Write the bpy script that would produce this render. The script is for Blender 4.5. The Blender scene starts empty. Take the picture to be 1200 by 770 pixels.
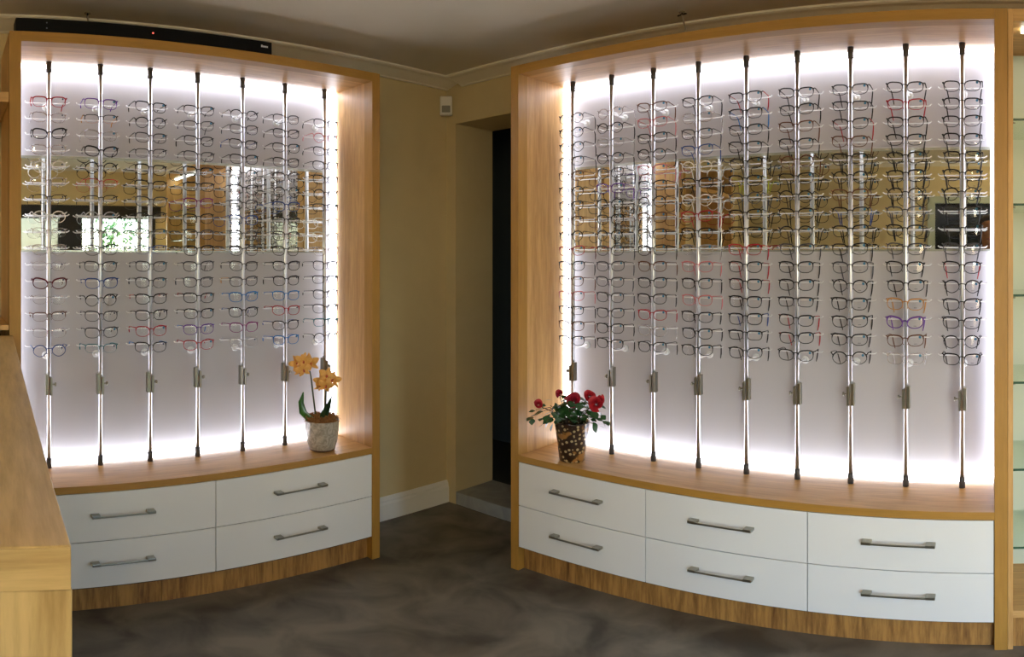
import bpy, bmesh, math, random
from mathutils import Vector, Matrix

# ------------------------------------------------------------------ camera, world, light, exposure
S = bpy.context.scene
COL = S.collection
PI = math.pi
F = 776.4                        # pixels per radian of the stitched panorama
X_RIGHT, Y_HORIZON = 1159.2, 304.0
CAM_H = 1.52
cam = bpy.data.cameras.new('camera')
cam_ob = bpy.data.objects.new('camera', cam)
COL.objects.link(cam_ob)
cam_ob.location = (0, 0, CAM_H)
cam_ob.rotation_euler = (PI / 2, 0, -(600 - X_RIGHT) / F)
cam.type = 'PANO'
cam.clip_start = 0.02
for holder in (getattr(cam, 'cycles', None), cam):
    try:
        holder.panorama_type = 'EQUIRECTANGULAR'
        holder.longitude_min, holder.longitude_max = -600 / F, 600 / F
        holder.latitude_min, holder.latitude_max = -(770 - Y_HORIZON) / F, Y_HORIZON / F
        break
    except Exception:
        pass
S.camera = cam_ob

world = bpy.data.worlds.new('sky')
S.world = world
world.use_nodes = True
wn = world.node_tree
bg = wn.nodes['Background']
sky = wn.nodes.new('ShaderNodeTexSky')
sky.sky_type = 'NISHITA'
sky.sun_disc = False
sky.sun_elevation = math.radians(38)
sky.sun_rotation = math.radians(200)
wn.links.new(sky.outputs[0], bg.inputs[0])
bg.inputs[1].default_value = 1.9
LED_POWER = 9.0
GLOBE_POWER = 52.0

S.view_settings.view_transform = 'Standard'
S.view_settings.look = 'None'
S.view_settings.gamma = 1
S.view_settings.use_curve_mapping = False
S.view_settings.exposure = 0.8
S.cycles.transparent_max_bounces = 32
S.cycles.max_bounces = 12
S.cycles.sample_clamp_indirect = 6
S.cycles.use_denoising = True

random.seed(7)
R = random.random
U = random.uniform

# ------------------------------------------------------------------ materials
def mat(name, color=(0.5, 0.5, 0.5), rough=0.5, metal=0.0, **kw):
    m = bpy.data.materials.new(name)
    m.use_nodes = True
    b = m.node_tree.nodes['Principled BSDF']
    b.inputs['Base Color'].default_value = (*color, 1)
    b.inputs['Roughness'].default_value = rough
    b.inputs['Metallic'].default_value = metal
    for k, v in kw.items():
        b.inputs[k.replace('_', ' ')].default_value = v
    return m

def nodes(m):
    return m.node_tree.nodes, m.node_tree.links, m.node_tree.nodes['Principled BSDF']

def ramp(n, stops):
    r = n.new('ShaderNodeValToRGB')
    while len(r.color_ramp.elements) < len(stops):
        r.color_ramp.elements.new(0.5)
    for e, (p, c) in zip(r.color_ramp.elements, stops):
        e.position = p
        e.color = (*c, 1)
    return r

def wood(name, axis, light, dark, contrast=1.0, rough=0.42, cell=True):
    """board with the grain along one axis"""
    m = mat(name, light, rough)
    n, l, b = nodes(m)
    tc = n.new('ShaderNodeTexCoord')
    mp = n.new('ShaderNodeMapping')
    sc = [9.0, 9.0, 9.0]
    sc['xyz'.index(axis)] = 0.8
    mp.inputs['Scale'].default_value = sc
    l.new(tc.outputs['Object'], mp.inputs[0])
    big = n.new('ShaderNodeTexNoise')
    big.inputs['Scale'].default_value = 1.3
    big.inputs['Detail'].default_value = 3
    big.inputs['Distortion'].default_value = 1.6
    fine = n.new('ShaderNodeTexNoise')
    fine.inputs['Scale'].default_value = 9
    fine.inputs['Detail'].default_value = 6
    fine.inputs['Roughness'].default_value = 0.65
    l.new(mp.outputs[0], big.inputs[0])
    l.new(mp.outputs[0], fine.inputs[0])
    mix = n.new('ShaderNodeMath')
    mix.operation = 'MULTIPLY_ADD'
    mix.inputs[1].default_value = 0.55
    l.new(fine.outputs[0], mix.inputs[0])
    half = n.new('ShaderNodeMath')
    half.operation = 'MULTIPLY'
    half.inputs[1].default_value = 0.45
    l.new(big.outputs[0], half.inputs[0])
    l.new(half.outputs[0], mix.inputs[2])
    mid = tuple(a * 0.55 + c * 0.45 for a, c in zip(light, dark))
    w = 0.2 / contrast
    r = ramp(n, [(max(0, 0.5 - w * 1.1), dark), (0.5 - w * 0.2, mid), (0.5 + w * 0.5, light), (min(1, 0.5 + w * 1.4), tuple(min(1, a * 1.12) for a in light))])
    l.new(mix.outputs[0], r.inputs[0])
    l.new(r.outputs[0], b.inputs['Base Color'])
    bp = n.new('ShaderNodeBump')
    bp.inputs['Strength'].default_value = 0.06
    bp.inputs['Distance'].default_value = 0.004
    l.new(fine.outputs[0], bp.inputs['Height'])
    l.new(bp.outputs[0], b.inputs['Normal'])
    return m

OAK_L, OAK_D = (0.66, 0.395, 0.145), (0.40, 0.205, 0.06)
M = {}
for ax in 'xyz':
    M['oak_' + ax] = wood('oak_grain_' + ax, ax, OAK_L, OAK_D)
    M['band_' + ax] = wood('shaded_front_oak_' + ax, ax, (0.44, 0.235, 0.045), (0.34, 0.17, 0.028))  # darker oak for front edges: their weaker light is put into the colour
    M['oak_streak_' + ax] = wood('oak_streaky_' + ax, ax, (0.44, 0.235, 0.065), (0.13, 0.05, 0.014), 1.35)
    M['desk_' + ax] = wood('desk_oak_' + ax, ax, (0.60, 0.43, 0.19), (0.37, 0.245, 0.09), 1.3, 0.38)

def mottled(name, c1, c2, scale, rough, detail=5, bump=0.0, dist=1.5, lo=0.35, hi=0.68):
    m = mat(name, c1, rough)
    n, l, b = nodes(m)
    tc = n.new('ShaderNodeTexCoord')
    t = n.new('ShaderNodeTexNoise')
    t.inputs['Scale'].default_value = scale
    t.inputs['Detail'].default_value = detail
    t.inputs['Distortion'].default_value = dist
    l.new(tc.outputs['Object'], t.inputs[0])
    r = ramp(n, [(lo, c1), (hi, c2)])
    l.new(t.outputs[0], r.inputs[0])
    l.new(r.outputs[0], b.inputs['Base Color'])
    if bump:
        bp = n.new('ShaderNodeBump')
        bp.inputs['Strength'].default_value = bump
        bp.inputs['Distance'].default_value = 0.01
        l.new(t.outputs[0], bp.inputs['Height'])
        l.new(bp.outputs[0], b.inputs['Normal'])
    return m

M['floor'] = mottled('screed_floor', (0.062, 0.055, 0.044), (0.20, 0.18, 0.142), 4.2, 0.42, 10, 0.06, 0.7, 0.33, 0.66)
M['wall'] = mottled('beige_paint', (0.62, 0.51, 0.29), (0.65, 0.54, 0.31), 3, 0.75, 3)
M['ceiling'] = mottled('ceiling_paint', (0.70, 0.645, 0.52), (0.74, 0.685, 0.56), 1.2, 0.8, 3)
M['trim'] = mat('white_trim', (0.84, 0.85, 0.84), 0.4)
M['cornice'] = mat('cornice_paint', (0.86, 0.82, 0.70), 0.6)
M['panel'] = mat('pale_lilac_back_panel', (0.44, 0.43, 0.455), 0.55)
M['drawer'] = mat('white_gloss_drawer', (0.80, 0.81, 0.81), 0.22)
M['carcass'] = mat('dark_carcass', (0.05, 0.045, 0.04), 0.8)
M['nickel'] = mat('brushed_nickel', (0.34, 0.33, 0.28), 0.28, 1.0)
M['chrome'] = mat('polished_rod', (0.70, 0.72, 0.75), 0.36, 1.0)
M['cap'] = mat('dark_rubber_cap', (0.06, 0.055, 0.055), 0.5)
M['mirror'] = mat('mirror_silver', (0.78, 0.80, 0.76), 0.015, 1.0)
M['mirror_edge'] = mat('mirror_bevel', (0.50, 0.52, 0.46), 0.25, 0.6)
M['black'] = mat('satin_black', (0.003, 0.003, 0.0035), 0.5, 0, Specular_IOR_Level=0.15)
M['black_frame'] = mat('black_window_frame', (0.012, 0.012, 0.012), 0.4)
M['white_plastic'] = mat('white_plastic', (0.70, 0.68, 0.63), 0.45)
M['grey_lens'] = mat('grey_sensor_lens', (0.22, 0.21, 0.18), 0.3)
M['print'] = mat('white_print', (0.75, 0.75, 0.75), 0.5)
M['step'] = mottled('grey_concrete_step', (0.26, 0.275, 0.275), (0.36, 0.375, 0.37), 6, 0.7)
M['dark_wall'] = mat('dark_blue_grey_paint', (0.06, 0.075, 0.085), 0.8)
M['shadowed_floor'] = mat('shadowed_room_floor', (0.05, 0.05, 0.045), 0.8)  # shadow of the unlit room is put into this floor colour
M['green_back'] = mat('pale_green_back_panel', (0.52, 0.60, 0.51), 0.4)
M['wire'] = mat('dull_wire', (0.30, 0.26, 0.18), 0.5)

def emitter(name, color, strength):
    m = bpy.data.materials.new(name)
    m.use_nodes = True
    n = m.node_tree.nodes
    n.clear()
    e = n.new('ShaderNodeEmission')
    o = n.new('ShaderNodeOutputMaterial')
    e.inputs[0].default_value = (*color, 1)
    e.inputs[1].default_value = strength
    m.node_tree.links.new(e.outputs[0], o.inputs[0])
    return m

M['led'] = emitter('led_strip_light', (0.91, 0.91, 1.0), LED_POWER)
M['shelf_led'] = emitter('shelf_lamp_light', (0.95, 1.0, 0.88), 7.0)
M['globe'] = emitter('warm_fill_light', (1.0, 0.78, 0.48), GLOBE_POWER)
M['led_side'] = emitter('side_strip_light', (0.91, 0.91, 1.0), LED_POWER * 0.5)
M['red_led'] = emitter('red_standby_light', (1.0, 0.12, 0.08), 1.2)

def see_through(name, tint, keep, rough=0.05, white=0.0):
    """clear sheet: mostly transparent with a glossy coat (and a little milkiness)"""
    m = bpy.data.materials.new(name)
    m.use_nodes = True
    n, l = m.node_tree.nodes, m.node_tree.links
    n.clear()
    o = n.new('ShaderNodeOutputMaterial')
    t = n.new('ShaderNodeBsdfTransparent')
    t.inputs[0].default_value = (*tint, 1)
    g = n.new('ShaderNodeBsdfGlossy')
    g.inputs['Roughness'].default_value = rough
    g.inputs[0].default_value = (0.9, 0.9, 0.9, 1)
    fr = n.new('ShaderNodeFresnel')
    fr.inputs[0].default_value = 1.45
    mx = n.new('ShaderNodeMixShader')
    ge = n.new('ShaderNodeNewGeometry')
    inv = n.new('ShaderNodeMath'); inv.operation = 'SUBTRACT'; inv.inputs[0].default_value = 1
    l.new(ge.outputs['Backfacing'], inv.inputs[1])
    ml = n.new('ShaderNodeMath'); ml.operation = 'MULTIPLY'
    l.new(fr.outputs[0], ml.inputs[0]); l.new(inv.outputs[0], ml.inputs[1])
    l.new(ml.outputs[0], mx.inputs[0])
    l.new(t.outputs[0], mx.inputs[1])
    l.new(g.outputs[0], mx.inputs[2])
    last = mx
    if white:
        d = n.new('ShaderNodeBsdfDiffuse')
        d.inputs[0].default_value = (0.9, 0.9, 0.9, 1)
        m2 = n.new('ShaderNodeMixShader')
        m2.inputs[0].default_value = white
        l.new(last.outputs[0], m2.inputs[1])
        l.new(d.outputs[0], m2.inputs[2])
        last = m2
    l.new(last.outputs[0], o.inputs[0])
    return m

M['lens'] = see_through('demo_lens', (0.97, 0.97, 0.97), 0.93)
def milky(name, clear):
    m = bpy.data.materials.new(name)
    m.use_nodes = True
    n, l = m.node_tree.nodes, m.node_tree.links
    n.clear()
    o = n.new('ShaderNodeOutputMaterial')
    t = n.new('ShaderNodeBsdfTransparent')
    d = n.new('ShaderNodeBsdfDiffuse'); tr = n.new('ShaderNodeBsdfTranslucent')
    for q in (d, tr): q.inputs[0].default_value = (0.95, 0.95, 0.95, 1)
    a = n.new('ShaderNodeMixShader'); a.inputs[0].default_value = 0.5
    l.new(d.outputs[0], a.inputs[1]); l.new(tr.outputs[0], a.inputs[2])
    c = n.new('ShaderNodeMixShader'); c.inputs[0].default_value = clear
    l.new(a.outputs[0], c.inputs[1]); l.new(t.outputs[0], c.inputs[2])
    l.new(c.outputs[0], o.inputs[0])
    return m
M['acrylic'] = milky('clear_acrylic', 0.42)
M['shelf_glass'] = see_through('green_shelf_glass', (0.90, 0.95, 0.91), 0.8)
M['glass_edge'] = mat('green_glass_edge', (0.03, 0.09, 0.06), 0.2)
M['window_glass'] = see_through('window_glass', (0.96, 0.97, 0.97), 0.9)
M['frosted'] = see_through('frosted_window_film', (0.42, 0.43, 0.41), 0.6, 0.3, 0.5)

# ------------------------------------------------------------------ helpers
class MB:
    def __init__(s):
        s.bm = bmesh.new()
    def box(s, a, b, mi=0, bevel=0.0):
        x0, x1 = sorted((a[0], b[0])); y0, y1 = sorted((a[1], b[1])); z0, z1 = sorted((a[2], b[2]))
        tmp = bmesh.new() if bevel else s.bm
        v = [tmp.verts.new(p) for p in ((x0, y0, z0), (x1, y0, z0), (x1, y1, z0), (x0, y1, z0), (x0, y0, z1), (x1, y0, z1), (x1, y1, z1), (x0, y1, z1))]
        for q in ((3, 2, 1, 0), (4, 5, 6, 7), (0, 1, 5, 4), (1, 2, 6, 5), (2, 3, 7, 6), (3, 0, 4, 7)):
            f = tmp.faces.new([v[i] for i in q])
            f.material_index = mi
        if bevel:
            bmesh.ops.bevel(tmp, geom=tmp.edges[:], offset=bevel, segments=2, profile=0.5, affect='EDGES')
            s.merge(tmp)
        return s
    def merge(s, tmp):
        me = bpy.data.meshes.new('tmp')
        tmp.to_mesh(me); tmp.free()
        s.bm.from_mesh(me)
        bpy.data.meshes.remove(me)
    def tube(s, pts, r, n=8, closed=False, flat=1.0, mi=0, cap=True):
        """sweep a (possibly flattened) ring along points; r a number or a list"""
        P = [Vector(p) for p in pts]
        k = len(P)
        rings = []
        up0 = None
        for i, p in enumerate(P):
            a = P[i - 1] if (i > 0 or closed) else P[i]
            c = P[(i + 1) % k] if (i < k - 1 or closed) else P[i]
            t = (c - a)
            if t.length < 1e-9:
                t = Vector((0, 0, 1))
            t.normalize()
            ref = up0 if up0 is not None else (Vector((0, 1, 0)) if abs(t.y) < 0.9 else Vector((0, 0, 1)))
            u = t.cross(ref)
            if u.length < 1e-6:
                u = t.orthogonal()
            u.normalize()
            w = u.cross(t).normalized()
            up0 = w
            rr = r[i] if isinstance(r, (list, tuple)) else r
            rings.append([s.bm.verts.new(p + u * (rr * math.cos(2 * PI * j / n)) + w * (rr * flat * math.sin(2 * PI * j / n))) for j in range(n)])
        m = k if closed else k - 1
        for i in range(m):
            A, B = rings[i], rings[(i + 1) % k]
            for j in range(n):
                f = s.bm.faces.new((A[j], A[(j + 1) % n], B[(j + 1) % n], B[j]))
                f.material_index = mi
                f.smooth = n > 5
        if cap and not closed:
            for ring in (rings[0][::-1], rings[-1]):
                f = s.bm.faces.new(ring); f.material_index = mi
        return s
    def lathe(s, prof, n=24, c=(0, 0, 0), mi=0, axis='z'):
        rings = []
        for (r, z) in prof:
            ring = []
            for j in range(n):
                a = 2 * PI * j / n
                p = (r * math.cos(a), r * math.sin(a), z)
                if axis == 'y': p = (p[0], p[2], p[1])
                if axis == 'x': p = (p[2], p[0], p[1])
                ring.append(s.bm.verts.new((c[0] + p[0], c[1] + p[1], c[2] + p[2])))
            rings.append(ring)
        for A, B in zip(rings, rings[1:]):
            for j in range(n):
                f = s.bm.faces.new((A[j], A[(j + 1) % n], B[(j + 1) % n], B[j]))
                f.material_index = mi; f.smooth = True
        for ring in (rings[0][::-1], rings[-1]):
            f = s.bm.faces.new(ring); f.material_index = mi
        return s
    def poly(s, pts, mi=0, smooth=False):
        f = s.bm.faces.new([s.bm.verts.new(p) for p in pts])
        f.material_index = mi; f.smooth = smooth
        return s
    def mesh(s, name, mats):
        bmesh.ops.recalc_face_normals(s.bm, faces=s.bm.faces[:])
        me = bpy.data.meshes.new(name)
        s.bm.to_mesh(me); s.bm.free()
        for m in (mats if isinstance(mats, (list, tuple)) else [mats]):
            me.materials.append(m)
        return me
    def build(s, name, mats, parent=None, loc=None, rot=None):
        return add(name, s.mesh(name, mats), parent, loc, rot)

def add(name, me, parent=None, loc=None, rot=None):
    o = bpy.data.objects.new(name, me)
    COL.objects.link(o)
    if parent: o.parent = parent
    if loc: o.location = loc
    if rot: o.rotation_euler = rot
    return o

def tag(o, label, cat, group=None):
    o['label'] = label
    o['category'] = cat
    if group: o['group'] = group
    return o

def thing(name, label, cat, loc=(0, 0, 0), rotz=0, group=None):
    o = bpy.data.objects.new(name, None)
    o.empty_display_size = 0.05
    COL.objects.link(o)
    o.location = loc
    o.rotation_euler = (0, 0, rotz)
    return tag(o, label, cat, group)

def struct(name, mb, m, parent=None):
    o = mb.build(name, m, parent)
    if not parent: o['kind'] = 'structure'
    return o

ORD = ['first', 'second', 'third', 'fourth', 'fifth', 'sixth', 'seventh', 'eighth', 'ninth', 'tenth', 'eleventh', 'twelfth', 'thirteenth', 'fourteenth', 'fifteenth', 'sixteenth']

# ------------------------------------------------------------------ the room
XL, YR, XF, YB, H = -2.91, 2.72, 2.20, -2.00, 2.60
struct('floor', MB().box((XL - 0.1, YB - 0.1, -0.1), (XF + 0.1, YR, 0)), M['floor'])
struct('ceiling', MB().box((XL - 0.1, YB - 0.1, H), (XF + 0.1, YR + 0.32, H + 0.1)), M['ceiling'])
struct('wall_left', MB().box((XL - 0.1, YB, 0), (XL, YR + 0.32, H)), M['wall'])
DX0, DX1, DH, RV = -2.83, -2.02, 2.334, 0.32
b = MB()
b.box((XL, YR, 0), (DX0, YR + RV, H)).box((DX1, YR, 0), (XF + 0.1, YR + RV, H)).box((DX0, YR, DH), (DX1, YR + RV, H))
struct('wall_right', b, M['wall'])
# back wall (behind the camera) with a framed door and an added, unseen window
b = MB()
b.box((XL, YB - 0.1, 0), (-0.62, YB, H)).box((-0.62, YB - 0.1, 2.16), (0.34, YB, H)).box((0.34, YB - 0.1, 0), (0.75, YB, H))
b.box((0.75, YB - 0.1, 0), (2.05, YB, 0.25)).box((0.75, YB - 0.1, 2.2), (2.05, YB, H)).box((2.05, YB - 0.1, 0), (XF, YB, H))
struct('wall_back', b, M['wall'])
# street side wall with two windows
b = MB()
W = [(0.45, 1.38), (1.56, 2.55)]
WZ0, WZ1 = 0.45, 2.02
b.box((XF, YB - 0.1, 0), (XF + 0.1, W[0][0], H)).box((XF, W[0][1], 0), (XF + 0.1, W[1][0], H)).box((XF, W[1][1], 0), (XF + 0.1, YR, H))
for y0, y1 in W:
    b.box((XF, y0, 0), (XF + 0.1, y1, WZ0)).box((XF, y0, WZ1 + 0.12), (XF + 0.1, y1, H))
struct('wall_front', b, M['wall'])
for i, (y0, y1) in enumerate(W):
    t = MB()
    for a, c in (((y0, WZ0), (y0 + 0.06, WZ1)), ((y1 - 0.06, WZ0), (y1, WZ1)), ((y0, WZ1), (y1, WZ1 + 0.12)), ((y0, WZ0 - 0.0), (y1, WZ0 + 0.05))):
        t.box((XF - 0.01, a[0], a[1]), (XF + 0.06, c[0], c[1]))
    w = t.build('window_%d' % (i + 1), M['black_frame'])
    w['kind'] = 'structure'
    MB().box((XF + 0.02, y0 + 0.05, WZ0 + 0.04), (XF + 0.026, y1 - 0.05, WZ1)).build('pane', M['frosted' if i == 0 else 'window_glass'], w)
    lt = bpy.data.lights.new('window_portal', 'AREA')
    lt.shape = 'RECTANGLE'; lt.size = WZ1 - WZ0; lt.size_y = y1 - y0
    lt.cycles.is_portal = True
    lo = bpy.data.objects.new('window_portal', lt); COL.objects.link(lo)
    lo.location = (XF + 0.12, (y0 + y1) / 2, (WZ0 + WZ1) / 2); lo.rotation_euler = (0, PI / 2, 0)
t = MB()
for a, c in (((0.75, 0.25), (0.81, 2.2)), ((1.99, 0.25), (2.05, 2.2)), ((0.81, 2.14), (1.99, 2.2)), ((0.81, 0.25), (1.99, 0.31))):
    t.box((a[0], YB - 0.06, a[1]), (c[0], YB + 0.01, c[1]))
w = t.build('window_3', M['black_frame']); w['kind'] = 'structure'  # unseen window, added to light the right drawers
MB().box((0.80, YB - 0.03, 0.30), (2.0, YB - 0.024, 2.15)).build('pane', M['window_glass'], w)
lt = bpy.data.lights.new('window_portal', 'AREA')
lt.shape = 'RECTANGLE'; lt.size = 1.3; lt.size_y = 1.95; lt.cycles.is_portal = True
lo = bpy.data.objects.new('window_portal', lt); COL.objects.link(lo)
lo.location = (1.4, YB - 0.12, 1.22); lo.rotation_euler = (-PI / 2, 0, PI)
t = MB().box((XF - 0.02, 0.20, WZ1 + 0.02), (XF - 0.0105, 2.62, WZ1 + 0.16)).box((XF - 0.02, W[0][1] - 0.04, 0.3), (XF - 0.0105, W[1][0] + 0.04, WZ1 + 0.02))
o = t.build('trim_5', M['black_frame']); o['kind'] = 'structure'
# dark framed door in the back wall, seen in the mirror
t = MB()
for a, c in (((-0.68, 0), (-0.60, 2.22)), ((0.32, 0), (0.40, 2.22)), ((-0.60, 2.14), (0.32, 2.22))):
    t.box((a[0], YB - 0.1, a[1]), (c[0], YB + 0.025, c[1]))
d = t.build('door_1', mat('pale_green_door_frame', (0.42, 0.47, 0.38), 0.5)); d['kind'] = 'structure'
MB().box((-0.60, YB - 0.07, 0), (0.32, YB - 0.03, 2.14)).build('door_leaf', mat('dark_door_glass', (0.01, 0.014, 0.014), 0.15), d)
# dark room beyond the doorway
SH = 0.085
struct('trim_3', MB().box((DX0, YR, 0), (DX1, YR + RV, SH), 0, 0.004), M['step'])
struct('floor_back_room', MB().box((-4.2, YR + RV, SH - 0.1), (-1.0, 3.9, SH)), M['shadowed_floor'])
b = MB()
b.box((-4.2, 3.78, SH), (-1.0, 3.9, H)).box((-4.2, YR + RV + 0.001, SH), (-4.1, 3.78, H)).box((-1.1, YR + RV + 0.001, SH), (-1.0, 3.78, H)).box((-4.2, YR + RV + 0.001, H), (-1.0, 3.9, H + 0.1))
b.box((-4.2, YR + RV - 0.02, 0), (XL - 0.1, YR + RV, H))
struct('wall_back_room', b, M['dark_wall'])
# skirting
b = MB()
prof = [(0, 0), (0.022, 0), (0.022, 0.10), (0.017, 0.112), (0.017, 0.125), (0.006, 0.145), (0, 0.145)]
def extrude_profile(mb, prof, p0, p1, out, z0):
    """sweep a 2-D profile (distance out of the wall, height) from p0 to p1"""
    A = [mb.bm.verts.new((p0[0] + out[0] * q, p0[1] + out[1] * q, z0 + h)) for q, h in prof]
    B = [mb.bm.verts.new((p1[0] + out[0] * q, p1[1] + out[1] * q, z0 + h)) for q, h in prof]
    k = len(prof)
    for i in range(k):
        mb.bm.faces.new((A[i], A[(i + 1) % k], B[(i + 1) % k], B[i]))
    mb.bm.faces.new(A[::-1]); mb.bm.faces.new(B)
    return mb
struct('baseboard_left', extrude_profile(MB(), prof, (XL, 1.93), (XL, YR), (1, 0), 0), M['trim'])
# cornices
cp = [(0, 0), (0, -0.045), (0.018, -0.045), (0.022, -0.040), (0.10, -0.016), (0.128, -0.014), (0.134, -0.010), (0.140, -0.010), (0.140, 0)]
struct('trim_1', extrude_profile(MB(), cp, (XL, YB), (XL, YR), (1, 0), H), M['cornice'])
struct('trim_2', extrude_profile(MB(), cp, (XL + 0.14, YR), (XF, YR), (0, -1), H), M['cornice'])
struct('trim_4', extrude_profile(MB(), cp, (XL + 0.14, YB), (XF, YB), (0, 1), H), M['cornice'])

# ------------------------------------------------------------------ display cabinets
TOPZ, INZ, CT1, CT0 = 2.425, 2.382, 0.608, 0.577
def cabinet(label, loc, rotz, u0, u1, nd, depth, panel_y, edge0, edge1, kicks, drawer_words):
    """local x along the front, y into the cabinet; grain axes follow the local frame"""
    c = thing('display_cabinet', label, 'cabinet', loc, rotz)
    T = 0.045
    for (a, bx, li) in ((u0 - T, u0, u0 - 0.003), (u1, u1 + T, u1 + 0.003)):
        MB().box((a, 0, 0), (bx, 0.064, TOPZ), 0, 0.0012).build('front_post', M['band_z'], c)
        lo, hi = (a, li) if a < u0 else (li, bx)
        MB().box((lo, 0.0655, 0), (hi, depth, TOPZ)).build('side_panel', M['oak_z'], c)
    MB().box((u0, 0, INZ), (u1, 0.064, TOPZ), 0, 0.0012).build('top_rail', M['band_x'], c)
    MB().box((u0 - 0.003, 0.0655, INZ + 0.002), (u1 + 0.003, depth, TOPZ)).build('top_panel', M['oak_x'], c)
    MB().box((u0, 0.0012, CT0), (u1, depth, CT1)).build('countertop', M['oak_x'], c)
    MB().box((u0, -0.0003, CT0), (u1, 0.001, CT1 - 0.0004), 0, 0.0004).build('edge_strip', M['band_x'], c)  # thin strip added to carry the shaded edge colour
    MB().box((u0 + 0.001, 0.03, 0.115), (u1 - 0.001, depth, CT0 - 0.001)).build('carcass', M['carcass'], c)
    MB().box((u0 - 0.002, panel_y, CT1), (u1 + 0.002, depth, INZ + 0.002)).build('back_panel', M['panel'], c)
    m = MB().box((u0 + edge0, panel_y - 0.006, 1.553), (u1 - edge1, panel_y, 1.975)).build('mirror', M['mirror'], c)
    m['label'] = 'wide mirror band across the white back panel'
    for z0, z1 in ((1.553, 1.561), (1.963, 1.975)):
        MB().box((u0 + edge0, panel_y - 0.0066, z0), (u1 - edge1, panel_y - 0.006, z1)).build('mirror_edge', M['mirror_edge'], c)
    # light strips round the niche, a little off the back panel
    LY0, LY1, e = panel_y - 0.050, panel_y - 0.0004, 0.007
    MB().box((u0 + 0.001, LY0, INZ - e), (u1 - 0.001, LY1, INZ - 0.001)).build('light_strip', M['led'], c)
    MB().box((u0 + 0.001, LY0, CT1 + 0.001), (u1 - 0.001, LY1, CT1 + e)).build('light_strip', M['led'], c)
    MB().box((u0 + 0.001, LY0, CT1 + e), (u0 + e, LY1, INZ - e)).build('light_strip', M['led_side'], c)
    MB().box((u1 - e, LY0, CT1 + e), (u1 - 0.001, LY1, INZ - e)).build('light_strip', M['led_side'], c)
    # drawers
    wd = (u1 - u0) / nd
    for i in range(nd):
        for z0, z1 in ((0.356, 0.574), (0.134, 0.3525)):
            a, bx = u0 + wd * i + (0.003 if i == 0 else 0.0016), u0 + wd * (i + 1) - (0.003 if i == nd - 1 else 0.0016)
            dr = MB().box((a, 0.0, z0), (bx, 0.019, z1), 0, 0.0012).build('drawer', M['drawer'], c)
            cx, cz = (a + bx) / 2, (z0 + z1) / 2 + 0.012
            h = MB()
            L = 0.128
            h.box((cx - L, -0.034, cz - 0.0045), (cx + L, -0.027, cz + 0.0025), 0, 0.0008)
            for sx in (-1, 1):
                h.box((cx + sx * L, -0.036, cz - 0.005), (cx + sx * (L - 0.034), 0.0, cz + 0.0075), 0, 0.002)
            h.build('handle', M['nickel'], dr)
    # kick boards
    ks = [u0 + (u1 - u0) * f for f in kicks]
    for a, bx in zip(ks, ks[1:]):
        MB().box((a + 0.0008, 0.040, 0), (bx - 0.0008, 0.056, 0.133), 0, 0.0008).build('kick_board', M['oak_streak_z'], c)
    return c

RU0, RU1, LU0, LU1 = -1.954, 0.018, 0.276, 1.863
right = cabinet('wide oak eyewear display cabinet with six white drawers, right of the doorway', (0, 2.27, 0), 0, RU0, RU1, 3, 0.449, 0.39, 0.034, 0.014, (0, 0.3, 0.62, 1), '')
left = cabinet('oak eyewear display cabinet with four white drawers, left of the doorway', (-2.504, 0, 0), PI / 2, LU0, LU1, 2, 0.405, 0.356, 0.012, 0.034, (0, 0.36, 0.68, 1), '')

# ------------------------------------------------------------------ display rods
ROW0, ROWD = 2.214, 0.0708
def row_z(r): return ROW0 - ROWD * r
tube_me = MB().lathe([(0.0094, 0.002), (0.0094, INZ - CT1 - 0.002)], 20).mesh('tube', M['chrome'])
cap_lo = MB().lathe([(0.0118, 0), (0.0118, 0.034), (0.0104, 0.046)], 16).mesh('end_cap', M['cap'])
cap_hi = MB().lathe([(0.0104, -0.05), (0.0122, -0.046), (0.0122, -0.0005)], 16).mesh('end_cap', M['cap'])
# lock case with side plate
def lock_mesh(s):
    b = MB()
    b.box((0.003 * s, -0.016, -0.045), (0.017 * s, 0.010, 0.045), 0, 0.0015)
    b.box((-0.004 * s, -0.0145, -0.047), (-0.014 * s, 0.006, 0.030), 0, 0.001)
    return b.mesh('lock_case', M['nickel'])
lockm = {1: lock_mesh(1), -1: lock_mesh(-1)}
def fix_knob(s):
    b = MB()
    x = -0.014 * s
    for r, w0, w1 in ((0.0035, 0, 0.010), (0.0085, 0.010, 0.017)):
        p0, p1 = (x - s * w0, -0.004, 0), (x - s * w1, -0.004, 0)
        b.tube([p0, p1], r, 10)
    return b.mesh('lock_knob', M['nickel'])
knobm = {1: fix_knob(1), -1: fix_knob(-1)}
# clear crossbar carrying the temples, on a short stalk behind the rod
b = MB()
b.tube([(-0.096, 0.044, 0.006), (-0.088, 0.050, 0), (0, 0.050, -0.0005), (0.088, 0.050, 0), (0.096, 0.044, 0.006)], 0.0026, 6)
b.tube([(0, 0.0095, -0.0005), (0, 0.049, -0.0005)], 0.0028, 6)
arm_me = b.mesh('holder_arm', M['acrylic'])
def bracket_mesh(L):
    b = MB()
    b.tube([(0, 0.009, 0), (0, L - 0.004, 0)], 0.005, 8)
    return b.mesh('wall_bracket', M['acrylic'])
def disc_mesh(L):
    return MB().lathe([(0.010, L - 0.010), (0.017, L - 0.008), (0.017, L)], 16, (0, 0, 0), 0, 'y').mesh('bracket_disc', mat('milky_acrylic', (0.62, 0.63, 0.63), 0.25))

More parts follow.
